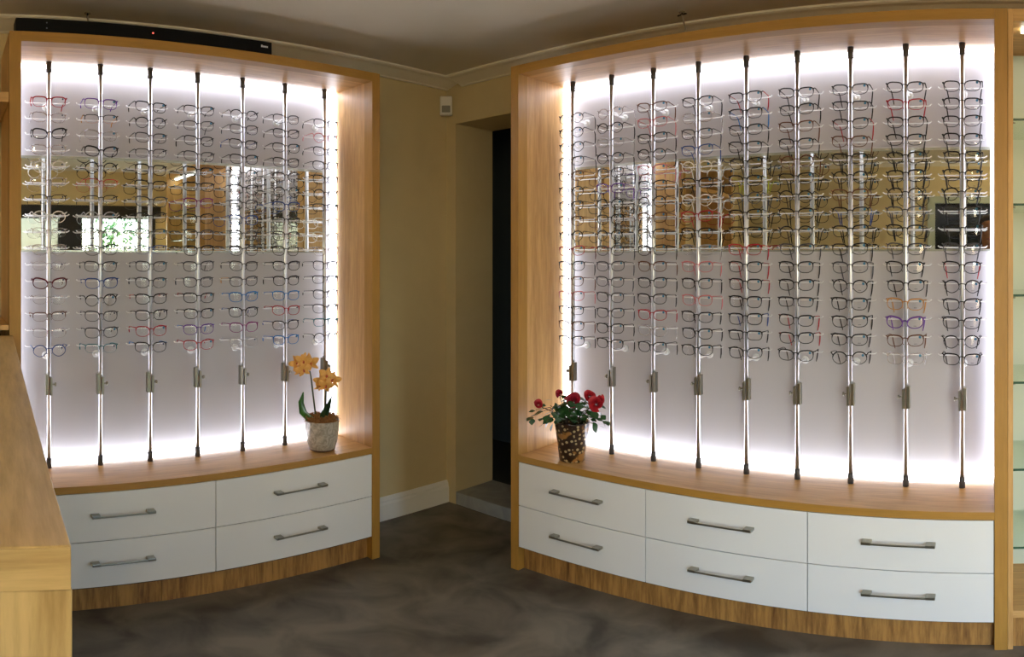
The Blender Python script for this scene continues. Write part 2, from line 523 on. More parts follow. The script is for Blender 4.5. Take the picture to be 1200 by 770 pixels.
def display_rod(owner, name_side, k, n, u, yloc, gap, s):
    loc = owner.matrix_basis @ Vector((u, yloc, CT1))
    t = thing('display_rod', 'chrome eyewear rod with clear holder arms, %s from left, %s cabinet' % (ORD[k], name_side), 'rod', loc, owner.rotation_euler.z, 'display rods in the %s cabinet' % name_side)
    add('tube', tube_me, t)
    add('end_cap', cap_lo, t)
    add('end_cap', cap_hi, t, (0, 0, INZ - CT1))
    lc = add('lock_case', lockm[s], t, (0, 0, 0.985 - CT1 - 0.004 * (k % 3)))
    add('lock_knob', knobm[s], lc)
    for z in (2.195, 1.10):
        br = add('wall_bracket', BR[gap], t, (0, 0, z - CT1))
        add('bracket_disc', DC[gap], br)
    for r in range(16):
        add('holder_arm', arm_me, t, (0, 0, row_z(r) - 0.0095 - CT1))
    return t

RY, LY = 0.270, 0.266
BR, DC = {}, {}
for g in (0.390 - RY, 0.356 - LY):
    g = round(g, 3)
    BR[g] = bracket_mesh(g); DC[g] = disc_mesh(g)
bpy.context.view_layer.update()
RX = [-0.1037 - 0.2177 * k for k in range(9)][::-1]
LX = [0.4228 + 0.2236 * k for k in range(7)]
for k, u in enumerate(RX):
    display_rod(right, 'right', k, 9, u, RY, round(0.390 - RY, 3), 1)
for k, u in enumerate(LX):
    display_rod(left, 'left', k, 7, u, LY, round(0.356 - LY, 3), -1)

# ------------------------------------------------------------------ glasses
CLR = {  # code: (words, base colour, clear?)
    'k': ('black', (0.008, 0.008, 0.009)), 'g': ('dark grey', (0.06, 0.06, 0.07)), 'm': ('silver', (0.40, 0.40, 0.42)),
    'r': ('red', (0.36, 0.02, 0.03)), 'd': ('burgundy', (0.10, 0.008, 0.015)), 'p': ('pink', (0.55, 0.18, 0.20)),
    'b': ('blue', (0.03, 0.07, 0.26)), 'l': ('bright blue', (0.02, 0.16, 0.48)), 't': ('teal', (0.02, 0.14, 0.17)),
    'v': ('violet', (0.14, 0.05, 0.30)), 'u': ('purple', (0.22, 0.02, 0.16)), 'o': ('amber', (0.50, 0.24, 0.06)),
    'n': ('brown', (0.12, 0.045, 0.02)), 'w': ('white', (0.78, 0.76, 0.72)), 'c': ('clear', (0.62, 0.57, 0.58)),
    'y': ('lime', (0.40, 0.46, 0.04)), 'e': ('cream', (0.62, 0.52, 0.38)),
}
FM = {}
def fmat(c):
    if c not in FM:
        FM[c] = mat(CLR[c][0].replace(' ', '_') + '_frame', CLR[c][1], 0.42, 0.9 if c == 'm' else 0.0, Specular_IOR_Level=0.2)
        if c == 'c':
            FM[c] = see_through('clear_frame', (0.80, 0.76, 0.78), 0.7, 0.1, 0.22)
    return FM[c]
SHAPE = {  # words, half width, half height, squareness, top slope, rim radius
    'q': ('rectangular', 0.0305, 0.0185, 4.4, 0.000, 0.0019),
    's': ('square', 0.0300, 0.0225, 3.6, 0.001, 0.0020),
    'o': ('round', 0.0280, 0.0240, 2.1, 0.000, 0.0018),
    'a': ('cat-eye', 0.0305, 0.0215, 2.8, 0.006, 0.0025),
    'f': ('soft-square', 0.0305, 0.0215, 3.2, 0.0025, 0.0019),
    'h': ('half-rim', 0.0300, 0.0190, 3.2, 0.001, 0.0019),
    'z': ('rimless', 0.0285, 0.0185, 3.0, 0.000, 0.0008),
}
CX, ZC = 0.0398, -0.0165
def rim_point(sh, ang, side, grow=0.0):
    _, a, b, e, slope, _ = SHAPE[sh]
    c, s = math.cos(ang), math.sin(ang)
    x = (a + grow) * math.copysign(abs(c) ** (2 / e), c)
    z = (b + grow) * math.copysign(abs(s) ** (2 / e), s)
    if s < 0:
        x *= 1 - 0.26 * (-z / b) ** 2       # narrower towards the cheek
    z += slope * (x / a) * (1 if z > 0 else 0.35)
    X = side * (CX + x)
    return Vector((X, 1.1 * X * X, ZC + z + 0.0165 - b * 0.93 + 0.003))
MESH = {}
def front_mesh(sh, c, lower):
    key = ('f', sh, c, lower)
    if key in MESH: return MESH[key]
    b = MB()
    r = SHAPE[sh][5]
    N = 26
    for side in (-1, 1):
        if sh == 'h':
            up = [rim_point(sh, PI * (j / 13.0) * 1.04 - 0.06, side) for j in range(14)]
            b.tube(up, r, 6, flat=1.2)
            lo = [rim_point(sh, PI + PI * (j / 13.0), side) for j in range(14)]
            b.tube(lo, 0.0006, 4, mi=1)
        else:
            pts = [rim_point(sh, 2 * PI * j / N, side) for j in range(N)]
            rr = [r * (1.4 if math.sin(2 * PI * j / N) > 0.2 else 0.75) for j in range(N)] if sh != 'z' else r
            b.tube(pts, rr, 6, closed=True, flat=1.3)
        # end piece towards the hinge
        o = rim_point(sh, 0.42, side)
        b.tube([o, Vector((side * 0.0735, 0.0062, 0.002)), Vector((side * 0.0755, 0.0100, 0.002))], [max(r, 0.0016) * 1.1] * 3, 6)
        # nose pad on its wire
        i = rim_point(sh, PI + 0.25, side)
        b.tube([i, i + Vector((-side * 0.002, 0.004, -0.003)), i + Vector((-side * 0.003, 0.007, -0.006))], [0.0007, 0.0009, 0.0018], 4)
    i = rim_point(sh, PI - 0.35, 1)
    b.tube([i, Vector((0.004, -0.0012, i.z + 0.0025)), Vector((-0.004, -0.0012, i.z + 0.0025)), Vector((-i.x, i.y, i.z))], max(r, 0.0013), 6)
    MESH[key] = b.mesh('frame_front', [fmat(c), fmat(lower)])
    return MESH[key]
def temple_mesh(side, c, v):
    key = ('t', side, c, v)
    if key in MESH: return MESH[key]
    b = MB()
    dz = (0.0, 0.003, -0.003)[v]
    x = side * 0.0755
    pts = [(x, 0.0095, 0.002), (x, 0.03, 0.0015), (x - side * 0.002, 0.082, 0.0005), (x - side * 0.005, 0.096, -0.003), (x - side * 0.008, 0.107, -0.014), (x - side * 0.012, 0.1145, -0.040 + dz), (x - side * 0.016, 0.117, -0.060 + dz)]
    b.tube(pts, [0.0030, 0.0025, 0.0020, 0.0021, 0.0024, 0.0026, 0.0016], 6, flat=0.55)
    MESH[key] = b.mesh('temple', fmat(c))
    return MESH[key]
def lens_mesh(sh, side):
    key = ('l', sh, side)
    if key in MESH: return MESH[key]
    b = MB()
    pts = [rim_point(sh, 2 * PI * j / 20, side) for j in range(20)]
    cen = sum(pts, Vector()) / 20
    rings = []
    for q in (0.4, 0.75, 1.0):
        rings.append([b.bm.verts.new(cen.lerp(p, q) + Vector((0, -0.0012 * (1 - q * q), 0))) for p in pts])
    cv = b.bm.verts.new(cen + Vector((0, -0.0012, 0)))
    for j in range(20):
        k = (j + 1) % 20
        b.bm.faces.new((cv, rings[0][j], rings[0][k])).smooth = True
        for A, B in zip(rings, rings[1:]):
            b.bm.faces.new((A[j], B[j], B[k], A[k])).smooth = True
    MESH[key] = b.mesh('lens', M['lens'])
    return MESH[key]
STK = {'blue': mat('blue_sticker', (0.03, 0.17, 0.30), 0.5), 'navy': mat('navy_sticker', (0.02, 0.02, 0.06), 0.5)}
PRT = mat('lens_print', (0.05, 0.05, 0.06), 0.5)
def sticker_mesh(sh, kind):
    key = ('s', sh, kind)
    if key in MESH: return MESH[key]
    p = rim_point(sh, 0.75, 1)
    x, z = p.x - 0.0075, p.z - 0.0055
    y = 1.1 * x * x - 0.0022
    h = 0.0054 if kind == 'blue' else 0.0038
    b = MB()
    b.tube([(x, y - 0.0003, z), (x, y + 0.0003, z)], h, 8)
    MESH[key] = b.mesh('sticker', STK[kind])
    return MESH[key]
def print_mesh(sh):
    key = ('p', sh)
    if key in MESH: return MESH[key]
    _, a, bb, *_r = SHAPE[sh]
    p = rim_point(sh, -PI / 2, 1)
    z = p.z + 0.008
    y = 1.1 * CX * CX - 0.0024
    MESH[key] = MB().box((CX - 0.006, y, z), (CX + 0.006, y + 0.0003, z + 0.0016)).mesh('lens_print', PRT)
    return MESH[key]

# one token per pair: front colour [temple colour] shape, from the top row down
LEFT_ROWS = [
    'rs cf ka cf wo ch kh wo ch cf cz da cz nh ch bo',
    'vs ooh cf ka ko rrh kh mo gf gf gf bf ko gf gf th',
    'ks ko gf kh ks kf gf kf gf bh gf gf krf kf rf klf',
    'kf gf kf gf kf kq uf kf gf kf gf gf krf kf vlf rf',
    'ko gf kbf kf go kf gf bf gf gf gf gof lf kbf uf mf',
    'gf kf kf kf gf ko bf kf gf kf kf kf lf rf kbf lf',
    'kf po kf kf kf ko kq wf wf cf gf kq gf gf tq ko']
RIGHT_ROWS = [
    'go ko ko gf nf ko kf nf ko rdf kf nf pf kq nf kf',
    'co ko mf ko gf vf ko kf ko gf gf gf gf gf kf kf',
    'nf pf kf ko pf kf ko nf kf kf nf kf kf rf cf kf',
    'kf cf gf bf wo kf wo rf kf mf pf kf pf kf kf kf',
    'krs kls kf ks kf kyf go kf kq rf krf krs ks kbs kq kf',
    'kf kf nf kf no kf ko kf ko gf kf kf kq krf krf kf',
    'kf kq krf nf ks ko nf kbf kf kf gf ko ks kf kf ko',
    'kf rf kf kf kf ks ko gf kf gf kf kf of vaf nf cf'.replace('vaf', 'va'),
    'kf ks kf ks ks kf ko kf kf gf krf ko kf kf ko kf']
def glasses(owner, side, k, r, u, yloc, tok):
    sh = tok[-1]; cf = tok[0]; ct = tok[1] if len(tok) == 3 else tok[0]
    body = {'o': 'k'}.get(cf, cf) if sh == 'h' and cf == 'o' else cf
    words = CLR[cf][0] + ' ' + SHAPE[sh][0]
    lab = words + ' glasses' + ((' with %s temples' % CLR[ct][0]) if ct != cf else '')
    lab += ', %s row down, %s rod from left, %s cabinet' % (ORD[r], ORD[k], side)
    q = owner.matrix_basis @ Vector((u + U(-0.002, 0.002), yloc - 0.0165, row_z(r)))
    t = thing('glasses', lab, 'glasses', q, owner.rotation_euler.z + math.radians(U(-3.5, 3.5)), 'glasses on the rods of the %s cabinet' % side)
    t.rotation_euler.y = math.radians(U(-1.8, 1.8))
    t.rotation_euler.x = math.radians(U(-2, 1))
    add('frame_front', front_mesh(sh, body, cf), t)
    v = random.randrange(3)
    for s in (-1, 1):
        add('temple', temple_mesh(s, ct, v), t)
        add('lens', lens_mesh(sh, s), t)
    if side == 'right' or (r < 5 and k < 3) or R() < 0.7:
        add('sticker', sticker_mesh(sh, 'blue' if side == 'right' or (k > 0 and R() < 0.5) else 'navy'), t)
    if side == 'right' and k > 5 and sh != 'h':
        add('lens_print', print_mesh(sh), t)
for k, u in enumerate(LX):
    for r, tok in enumerate(LEFT_ROWS[k].split()):
        glasses(left, 'left', k, r, u, LY, tok)
for k, u in enumerate(RX):
    for r, tok in enumerate(RIGHT_ROWS[k].split()):
        glasses(right, 'right', k, r, u, RY, tok)

# ------------------------------------------------------------------ reception counter in the left foreground
ang = math.atan2(0.243 - 0.1155, -2.49 + 0.615)     # long edge runs away to the left wall
desk = thing('reception_counter', 'tall oak reception counter with thick top, left foreground', 'counter', (-0.615, 0.1155, 0), ang - PI)
# local: x from -1.87 (far) to 0 (near end), y from -0.55 to 0
DT = 1.231
MB().box((-1.88, -0.55, DT - 0.052), (-0.0012, 0, DT), 0, 0.002).build('counter_top', M['desk_x'], desk)
MB().box((-0.001, -0.549, DT - 0.051), (0.0005, -0.001, DT - 0.0015)).build('edge_strip', M['desk_y'], desk)
MB().box((-0.036, -0.548, 0), (-0.002, 0.001, DT - 0.0525), 0, 0.0015).build('end_panel', M['desk_z'], desk)
MB().box((-1.86, -0.045, 0), (-0.037, -0.005, DT - 0.0525), 0, 0.0015).build('front_panel', M['desk_z'], desk)
MB().box((-1.88, -0.548, 0), (-1.861, -0.005, DT - 0.0525), 0, 0.0015).build('end_panel', M['desk_z'], desk)

# ------------------------------------------------------------------ neighbouring shelf units
su = thing('shelf_unit', 'oak shelf unit with green glass shelves at the right edge', 'shelves', (0, 2.27, 0))
a0, a1 = 0.064, 0.96
for x0, x1 in ((a0, a0 + 0.018), (a1 - 0.03, a1)):
    MB().box((x0, 0.004, 0), (x1, 0.447, TOPZ), 0, 0.001).build('side_panel', M['oak_z'], su)
MB().box((a0 + 0.018, 0.004, INZ - 0.005), (a1 - 0.03, 0.447, TOPZ), 0, 0.001).build('top_panel', M['oak_x'], su)
MB().box((a0 + 0.018, 0.004, 0.152), (a1 - 0.03, 0.447, 0.184), 0, 0.001).build('bottom_board', M['oak_x'], su)
MB().box((a0 + 0.018, 0.03, 0), (a1 - 0.03, 0.046, 0.151), 0, 0.001).build('kick_board', M['oak_streak_z'], su)
MB().box((a0 + 0.018, 0.43, 0.184), (a1 - 0.03, 0.447, INZ - 0.005)).build('back_panel', M['green_back'], su)
MB().box((a0 + 0.05, 0.08, INZ - 0.017), (a1 - 0.06, 0.11, INZ - 0.0055)).build('lamp', M['shelf_led'], su)
for z in (2.02, 1.716, 1.398, 1.088, 0.763, 0.447):
    sg = MB().box((a0 + 0.02, 0.045, z - 0.008), (a1 - 0.032, 0.428, z)).build('glass_shelf', M['shelf_glass'], su)
    MB().box((a0 + 0.02, 0.041, z - 0.008), (a1 - 0.032, 0.0445, z)).build('shelf_edge', M['glass_edge'], sg)
    MB().tube([(a0 + 0.0185, 0.06, z - 0.012), (a0 + 0.028, 0.06, z - 0.012)], 0.0035, 8).build('shelf_pin', M['nickel'], sg)

sv = thing('shelf_unit', 'oak shelf unit against the beige wall at the left edge', 'shelves', (-2.504, 0, 0), PI / 2)
MB().box((-0.80, 0.0, 2.13), (0.229, 0.40, 2.17), 0, 0.001).build('shelf_board', M['oak_x'], sv)
MB().box((-0.84, 0.0, 0), (-0.801, 0.40, 2.42), 0, 0.001).build('side_panel', M['oak_z'], sv)
MB().box((-0.80, 0.0, 1.25), (0.229, 0.40, 1.27), 0, 0.001).build('shelf_board', M['oak_x'], sv)

# ------------------------------------------------------------------ sound bar on top of the left cabinet
sb = thing('sound_bar', 'long black sound bar lying on top of the left cabinet', 'speaker', (-2.504, 0.255, TOPZ), PI / 2)
MB().box((0, 0.004, 0.0005), (1.078, 0.085, 0.060), 0, 0.004).build('case', M['black'], sb)
MB().tube([(0.545, 0.0042, 0.031), (0.545, 0.0028, 0.031)], 0.0038, 10).build('standby_light', M['red_led'], sb)
for z in (0.018, 0.042):
    MB().tube([(0.12, 0.0042, z), (0.12, 0.003, z)], 0.003, 8).build('indicator', mat('grey_indicator', (0.15, 0.15, 0.2), 0.4), sb)
b = MB()
x = 1.025
for i, (w, h) in enumerate(((0.008, 0.011), (0.006, 0.008), (0.007, 0.008), (0.006, 0.008), (0.006, 0.008))):
    b.box((x, 0.0028, 0.030), (x + w * 0.8, 0.0042, 0.030 + h)); x += w
lg = b.build('badge', M['print'], sb)
lg['kind'] = 'stuff'
lg['label'] = 'small white lettering at the right end'

# ------------------------------------------------------------------ motion sensor in the corner, ceiling hooks
ms = thing('motion_sensor', 'white motion sensor in the corner under the ceiling', 'sensor', (XL + 0.035, YR - 0.035, 2.385), PI / 4)
# local y points into the corner
MB().box((-0.036, -0.030, 0), (0.036, 0.014, 0.118), 0, 0.006).build('case', M['white_plastic'], ms)
MB().box((-0.025, -0.0335, 0.016), (0.025, -0.029, 0.058), 0, 0.002).build('lens_window', M['grey_lens'], ms)
MB().box((-0.012, 0.012, 0.03), (0.012, 0.030, 0.09), 0, 0.002).build('bracket', M['white_plastic'], ms)

def hook(label, x, y, ex, ey, ez):
    t = thing('ceiling_hook', label, 'hook', (x, y, H))
    MB().lathe([(0.014, -0.006), (0.014, -0.0005)], 12).build('plate', M['wire'], t)
    b = MB()
    pts = [(0.0, 0, -0.006), (0.0, 0, -0.014)]
    b.tube(pts, 0.003, 6)
    b.tube([(-0.022, 0.004, -0.016), (0.0, 0, -0.014), (0.022, -0.004, -0.015)], 0.004, 6)
    b.build('eye', M['black'], t)
    MB().tube([(0, 0, -0.015), (ex - x, ey - y, ez - H)], 0.004, 6).build('wire', M['wire'], t)
    return t
hook('small ceiling hook with wire above the left cabinet', -2.70, 0.575, -2.76, 0.60, TOPZ + 0.002)
hook('small ceiling hook with wire above the right cabinet', -1.23, 2.46, -1.213, 2.50, TOPZ + 0.002)

# ------------------------------------------------------------------ plants
def at_view(px):
    return -(px - X_RIGHT) / F          # turn so that local x runs along the viewer's right
leaf_green = mottled('leaf_green', (0.008, 0.045, 0.010), (0.022, 0.10, 0.018), 30, 0.38)
orchid_leaf = mottled('orchid_leaf_green', (0.03, 0.13, 0.02), (0.06, 0.24, 0.03), 12, 0.3)
stem_green = mat('stem_green', (0.03, 0.05, 0.012), 0.5)
stem_brown = mat('stem_brown', (0.05, 0.03, 0.015), 0.6)

oc = thing('potted_orchid', 'potted orchid with amber blooms in a grey glazed pot on the left cabinet', 'plant', (-2.612, 1.652, CT1), at_view(378))
glaze = mottled('grey_crackle_glaze', (0.30, 0.27, 0.22), (0.55, 0.50, 0.42), 28, 0.35, 6, 0.1, 2.5)
b = MB()
b.lathe([(0.052, 0.0), (0.060, 0.008), (0.071, 0.045), (0.077, 0.10), (0.079, 0.145), (0.0805, 0.150), (0.0765, 0.150), (0.074, 0.12), (0.065, 0.10)], 40)
pt = b.build('pot', glaze, oc)
MB().lathe([(0.053, 0.0005), (0.0585, 0.004), (0.0615, 0.0095)], 40).build('pot_foot', mat('brown_foot', (0.10, 0.04, 0.02), 0.5), pt)
# fibrous filler spilling over the rim
b = MB()
for i in range(260):
    a = U(0, 2 * PI); r0 = U(0.0, 0.06); r1 = r0 + U(0.015, 0.045)
    a1 = a + U(-0.8, 0.8)
    z = 0.148
    pm = ((r0 + r1) / 2 * math.cos((a + a1) / 2), (r0 + r1) / 2 * math.sin((a + a1) / 2), z + U(0.006, 0.032))
    b.tube([(r0 * math.cos(a), r0 * math.sin(a), z - 0.01), pm, (r1 * math.cos(a1), r1 * math.sin(a1), z + U(-0.004, 0.022))], [0.002, 0.0026, 0.001], 4, flat=0.5)
b.lathe([(0.0, 0.125), (0.07, 0.128), (0.068, 0.146), (0.0, 0.152)], 20)
mo = b.build('filler', mottled('orange_fibre', (0.22, 0.09, 0.025), (0.42, 0.20, 0.06), 60, 0.8), oc)
mo['kind'] = 'stuff'
def strap_leaf(path, w, name, m, parent):
    """thick leaf along a path with a folded section"""
    b = MB()
    k = len(path)
    rows = []
    for i, p in enumerate(path):
        f = i / (k - 1)
        ww = w * (math.sin(PI * min(1, 0.12 + 0.88 * f) ** 0.8) * 0.9 + 0.12)
        p = Vector(p)
        t = (Vector(path[min(k - 1, i + 1)]) - Vector(path[max(0, i - 1)])).normalized()
        side = t.cross(Vector((0.25, 1, 0.1))).normalized() if abs(t.z) > 0.3 else Vector((0, 1, 0))
        side = (side * 0.75 + Vector((0, 1, 0)) * 0.55).normalized()
        nrm = t.cross(side).normalized()
        rows.append([b.bm.verts.new(p + side * (ww * q) + nrm * (abs(q) * ww * 0.30)) for q in (-1, -0.5, 0, 0.5, 1)])
    for A, B in zip(rows, rows[1:]):
        for j in range(4):
            f = b.bm.faces.new((A[j], A[j + 1], B[j + 1], B[j])); f.smooth = True
    bmesh.ops.solidify(b.bm, geom=b.bm.faces[:], thickness=0.003)
    return b.build(name, m, parent)
strap_leaf([(-0.020, 0, 0.155), (-0.055, -0.02, 0.165), (-0.083, -0.025, 0.195), (-0.094, -0.02, 0.24), (-0.086, -0.02, 0.288)], 0.030, 'leaf', orchid_leaf, oc)
strap_leaf([(0.010, -0.01, 0.16), (0.022, -0.02, 0.19), (0.034, -0.02, 0.225), (0.046, -0.02, 0.272)], 0.018, 'leaf', leaf_green, oc)
strap_leaf([(-0.01, -0.02, 0.16), (0.004, -0.03, 0.18), (0.014, -0.035, 0.205), (0.022, -0.03, 0.235)], 0.014, 'leaf', leaf_green, oc)
st1 = [(-0.028, 0.0, 0.15), (-0.036, 0, 0.22), (-0.045, 0.0, 0.30), (-0.052, -0.005, 0.36), (-0.062, -0.01, 0.415), (-0.085, -0.015, 0.43)]
st2 = [(0.012, 0.0, 0.15), (0.016, 0, 0.22), (0.018, 0, 0.28), (0.018, -0.005, 0.33), (0.016, -0.01, 0.35)]
b = MB().tube(st1, [0.0042, 0.004, 0.004, 0.0036, 0.003, 0.002], 7); b.build('stem', stem_green, oc)
b = MB().tube(st2, [0.0042, 0.004, 0.0038, 0.003, 0.002], 7); b.build('stem', stem_green, oc)
petal_m = mottled('amber_petal', (0.68, 0.30, 0.04), (0.84, 0.50, 0.15), 45, 0.5)
lip_m = mat('orchid_lip', (0.45, 0.09, 0.03), 0.5)
def orchid_flower(loc, rz, rx, s, tint):
    """five petals fanned from one centre, facing local -y"""
    fl = bpy.data.objects.new('flower', None)
    fl = add('flower', None_mesh(s), oc, loc)
    fl.rotation_euler = (rx, U(-0.4, 0.4), rz)
    for i, (an, ln, w) in enumerate(((90, 1.0, 0.42), (18, 1.02, 0.66), (162, 1.02, 0.66), (-52, 0.95, 0.42), (232, 0.95, 0.42))):
        p = add('petal', petal_mesh(ln, w), fl)
        p.scale = (s * 1.12, s * 1.12, s * 1.25)
        p.rotation_euler = (0, -math.radians(an), 0)
    l = add('lip', LIP, fl); l.scale = (s, s, s)
def petal_mesh(ln, w):
    key = ('petal', ln, w)
    if key in MESH: return MESH[key]
    b = MB()
    rows = []
    for i in range(6):
        f = i / 5
        ww = w * 0.5 * (math.sin(PI * (0.1 + 0.86 * f)) ** 0.75)
        rows.append([b.bm.verts.new((ln * f, -0.10 * math.sin(PI * f) + 0.12 * f * f + abs(q) * 0.06 - 0.03 * math.sin(6 * q + 5 * f), q * ww)) for q in (-1, -0.5, 0, 0.5, 1)])
    for A, B in zip(rows, rows[1:]):
        for j in range(4):
            f = b.bm.faces.new((A[j], A[j + 1], B[j + 1], B[j])); f.smooth = True
    MESH[key] = b.mesh('petal', petal_m)
    return MESH[key]
def None_mesh(s):
    return MB().lathe([(0.0015, -0.004), (0.005, 0), (0.0015, 0.006)], 8, (0, 0, 0), 0, 'y').mesh('flower', lip_m)
b = MB()
b.tube([(0, -0.02, 0.08), (0, -0.20, 0.02), (0, -0.26, -0.14), (0, -0.22, -0.28)], [0.05, 0.12, 0.14, 0.04], 8, flat=0.6)
LIP = b.mesh('lip', lip_m)
for (x, y, z, rz, rx, s) in ((-0.118, -0.02, 0.425, 0.6, -0.1, 0.036), (-0.085, -0.045, 0.440, 0.1, 0.25, 0.038), (-0.050, -0.03, 0.428, -0.5, 0.0, 0.038),
                             (-0.085, -0.05, 0.400, 0.2, 0.2, 0.036), (-0.105, -0.03, 0.388, 0.3, 0.4, 0.026), (-0.070, 0.02, 0.435, 2.6, 0.1, 0.034),
                             (-0.004, -0.03, 0.345, 0.4, 0.2, 0.036), (0.022, -0.045, 0.372, 0.0, -0.2, 0.038), (0.050, -0.03, 0.350, -0.5, 0.1, 0.038),
                             (0.018, -0.05, 0.325, 0.2, 0.3, 0.036), (-0.012, -0.02, 0.315, 0.7, 0.4, 0.026), (0.03, 0.02, 0.355, 2.8, 0.0, 0.032)):
    orchid_flower((x, y, z), rz, rx, s, 0)

# rose
rs = thing('potted_rose', 'red miniature rose in a brown spotted pot on the right cabinet', 'plant', (-1.721, 2.362, CT1), at_view(670))
m = mat('spotted_brown_glaze', (0.05, 0.025, 0.012), 0.28)
n, l, bs = nodes(m)
tc = n.new('ShaderNodeTexCoord'); mp = n.new('ShaderNodeMapping')
mp.inputs['Scale'].default_value = (52, 52, 52)
mp.inputs['Rotation'].default_value = (0.3, 0.2, 0.1)
vo = n.new('ShaderNodeTexVoronoi'); vo.inputs['Scale'].default_value = 1.0; vo.inputs['Randomness'].default_value = 0.45
l.new(tc.outputs['Object'], mp.inputs[0]); l.new(mp.outputs[0], vo.inputs[0])
rp = ramp(n, [(0.30, (0.50, 0.40, 0.22)), (0.36, (0.028, 0.011, 0.005))])
l.new(vo.outputs['Distance'], rp.inputs[0])
nz = n.new('ShaderNodeTexNoise'); nz.inputs['Scale'].default_value = 15
l.new(tc.outputs['Object'], nz.inputs[0])
gold = ramp(n, [(0.57, (0, 0, 0)), (0.62, (1, 1, 1))])
l.new(nz.outputs[0], gold.inputs[0])
mx = n.new('ShaderNodeMixRGB'); mx.inputs[2].default_value = (0.36, 0.17, 0.045, 1)
l.new(gold.outputs[0], mx.inputs[0]); l.new(rp.outputs[0], mx.inputs[1])
l.new(mx.outputs[0], bs.inputs['Base Color'])
b = MB()
b.lathe([(0.052, 0.0), (0.056, 0.004), (0.066, 0.09), (0.0775, 0.180), (0.079, 0.185), (0.074, 0.185), (0.068, 0.15), (0.03, 0.148)], 40)
b.build('pot', m, rs)
MB().lathe([(0.01, 0.150), (0.0695, 0.151), (0.06, 0.160), (0.01, 0.164)], 24).build('soil', mat('dark_soil', (0.02, 0.012, 0.008), 0.9), rs)
# flowers: one spiral ruffled ribbon each
def rose_mesh(i):
    b = MB()
    turns, N = 3.6, 80
    lo, hi = [], []
    rng = random.Random(i)
    ph = rng.uniform(0, 6)
    for j in range(N + 1):
        f = j / N
        a = f * turns * 2 * PI + ph
        r = 0.03 + 0.69 * f
        ruff = 0.10 * f * math.sin(a * 2.45)
        lo.append(b.bm.verts.new((0.22 * f * math.cos(a), 0.22 * f * math.sin(a), -0.42 + 0.05 * f)))
        md = b.bm.verts.new(((r * 0.86 + ruff * 0.4) * math.cos(a), (r * 0.86 + ruff * 0.4) * math.sin(a), 0.12 - 0.10 * f))
        hi.append((md, b.bm.verts.new(((r + 0.30 * f + ruff) * math.cos(a), (r + 0.30 * f + ruff) * math.sin(a), 0.55 - 0.42 * f + ruff))))
    for j in range(N):
        for q in ((lo[j], lo[j + 1], hi[j + 1][0], hi[j][0]), (hi[j][0], hi[j + 1][0], hi[j + 1][1], hi[j][1])):
            f = b.bm.faces.new(q); f.smooth = True
    return b
reds = [mottled('dark_red_petal', (0.26, 0.006, 0.022), (0.48, 0.014, 0.05), 40, 0.5), mottled('bright_red_petal', (0.36, 0.008, 0.018), (0.52, 0.02, 0.035), 40, 0.5)]
roses = [(-0.148, -0.02, 0.266, 0.021, 1), (-0.055, 0.0, 0.312, 0.019, 0), (0.004, -0.045, 0.288, 0.036, 0), (0.078, -0.02, 0.306, 0.027, 1), (0.104, -0.05, 0.276, 0.034, 1), (0.125, -0.02, 0.290, 0.020, 1)]
for i, (x, y, z, s, ci) in enumerate(roses):
    o = rose_mesh(i).build('flower', reds[ci], rs, (x, y, z), (U(0.95, 1.3), x * 2 + U(-0.2, 0.2), U(-0.5, 0.5)))
    s *= 1.12
    o.scale = (s, s, s * 0.9)
    base = Vector((U(-0.03, 0.03), U(-0.03, 0.03), 0.155))
    tip = Vector((x, y, z - 0.3 * s))
    mid = base.lerp(tip, 0.5) + Vector((0, 0, 0.025))
    MB().tube([base, mid, tip], [0.0026, 0.0022, 0.0016], 6).build('stem', stem_brown, rs)
# leaf: folded blade with a toothed edge
b = MB()
ws = [0.0, 0.26, 0.42, 0.46, 0.36, 0.18, 0.0]
mid = [b.bm.verts.new((i / 6, 0, 0.04 * math.sin(PI * i / 6) - 0.10 * (i / 6) ** 2)) for i in range(7)]
for s in (-1, 1):
    ed = [mid[0]] + [b.bm.verts.new((i / 6 + 0.02, s * ws[i], 0.12 * ws[i] - 0.10 * (i / 6) ** 2)) for i in range(1, 6)] + [mid[6]]
    for i in range(6):
        vs = [mid[i], mid[i + 1], ed[i + 1], ed[i]]
        vs2 = []
        for v in vs:
            if v not in vs2: vs2.append(v)
        f = b.bm.faces.new(vs2); f.smooth = True
LEAF = b.mesh('leaf', leaf_green)
rng = random.Random(11)
def rose_leaf(p, size, yaw, pitch):
    o = add('leaf', LEAF, rs, p, (rng.uniform(-0.5, 0.5), pitch, yaw))
    o.scale = (size, size, size)
for i in range(120):
    a = rng.uniform(0, 2 * PI)
    rr = abs(rng.gauss(0.0, 0.062)) + 0.02
    x, y = rr * math.cos(a) * 1.05, min(0.10, rr * math.sin(a))
    z = 0.19 + 0.085 * rng.random() + 0.02 * math.cos(x * 18) - 0.15 * max(0, rr - 0.09)
    rose_leaf((x, y, z), rng.uniform(0.028, 0.046), a + rng.uniform(-1, 1), rng.uniform(0.0, 1.0))
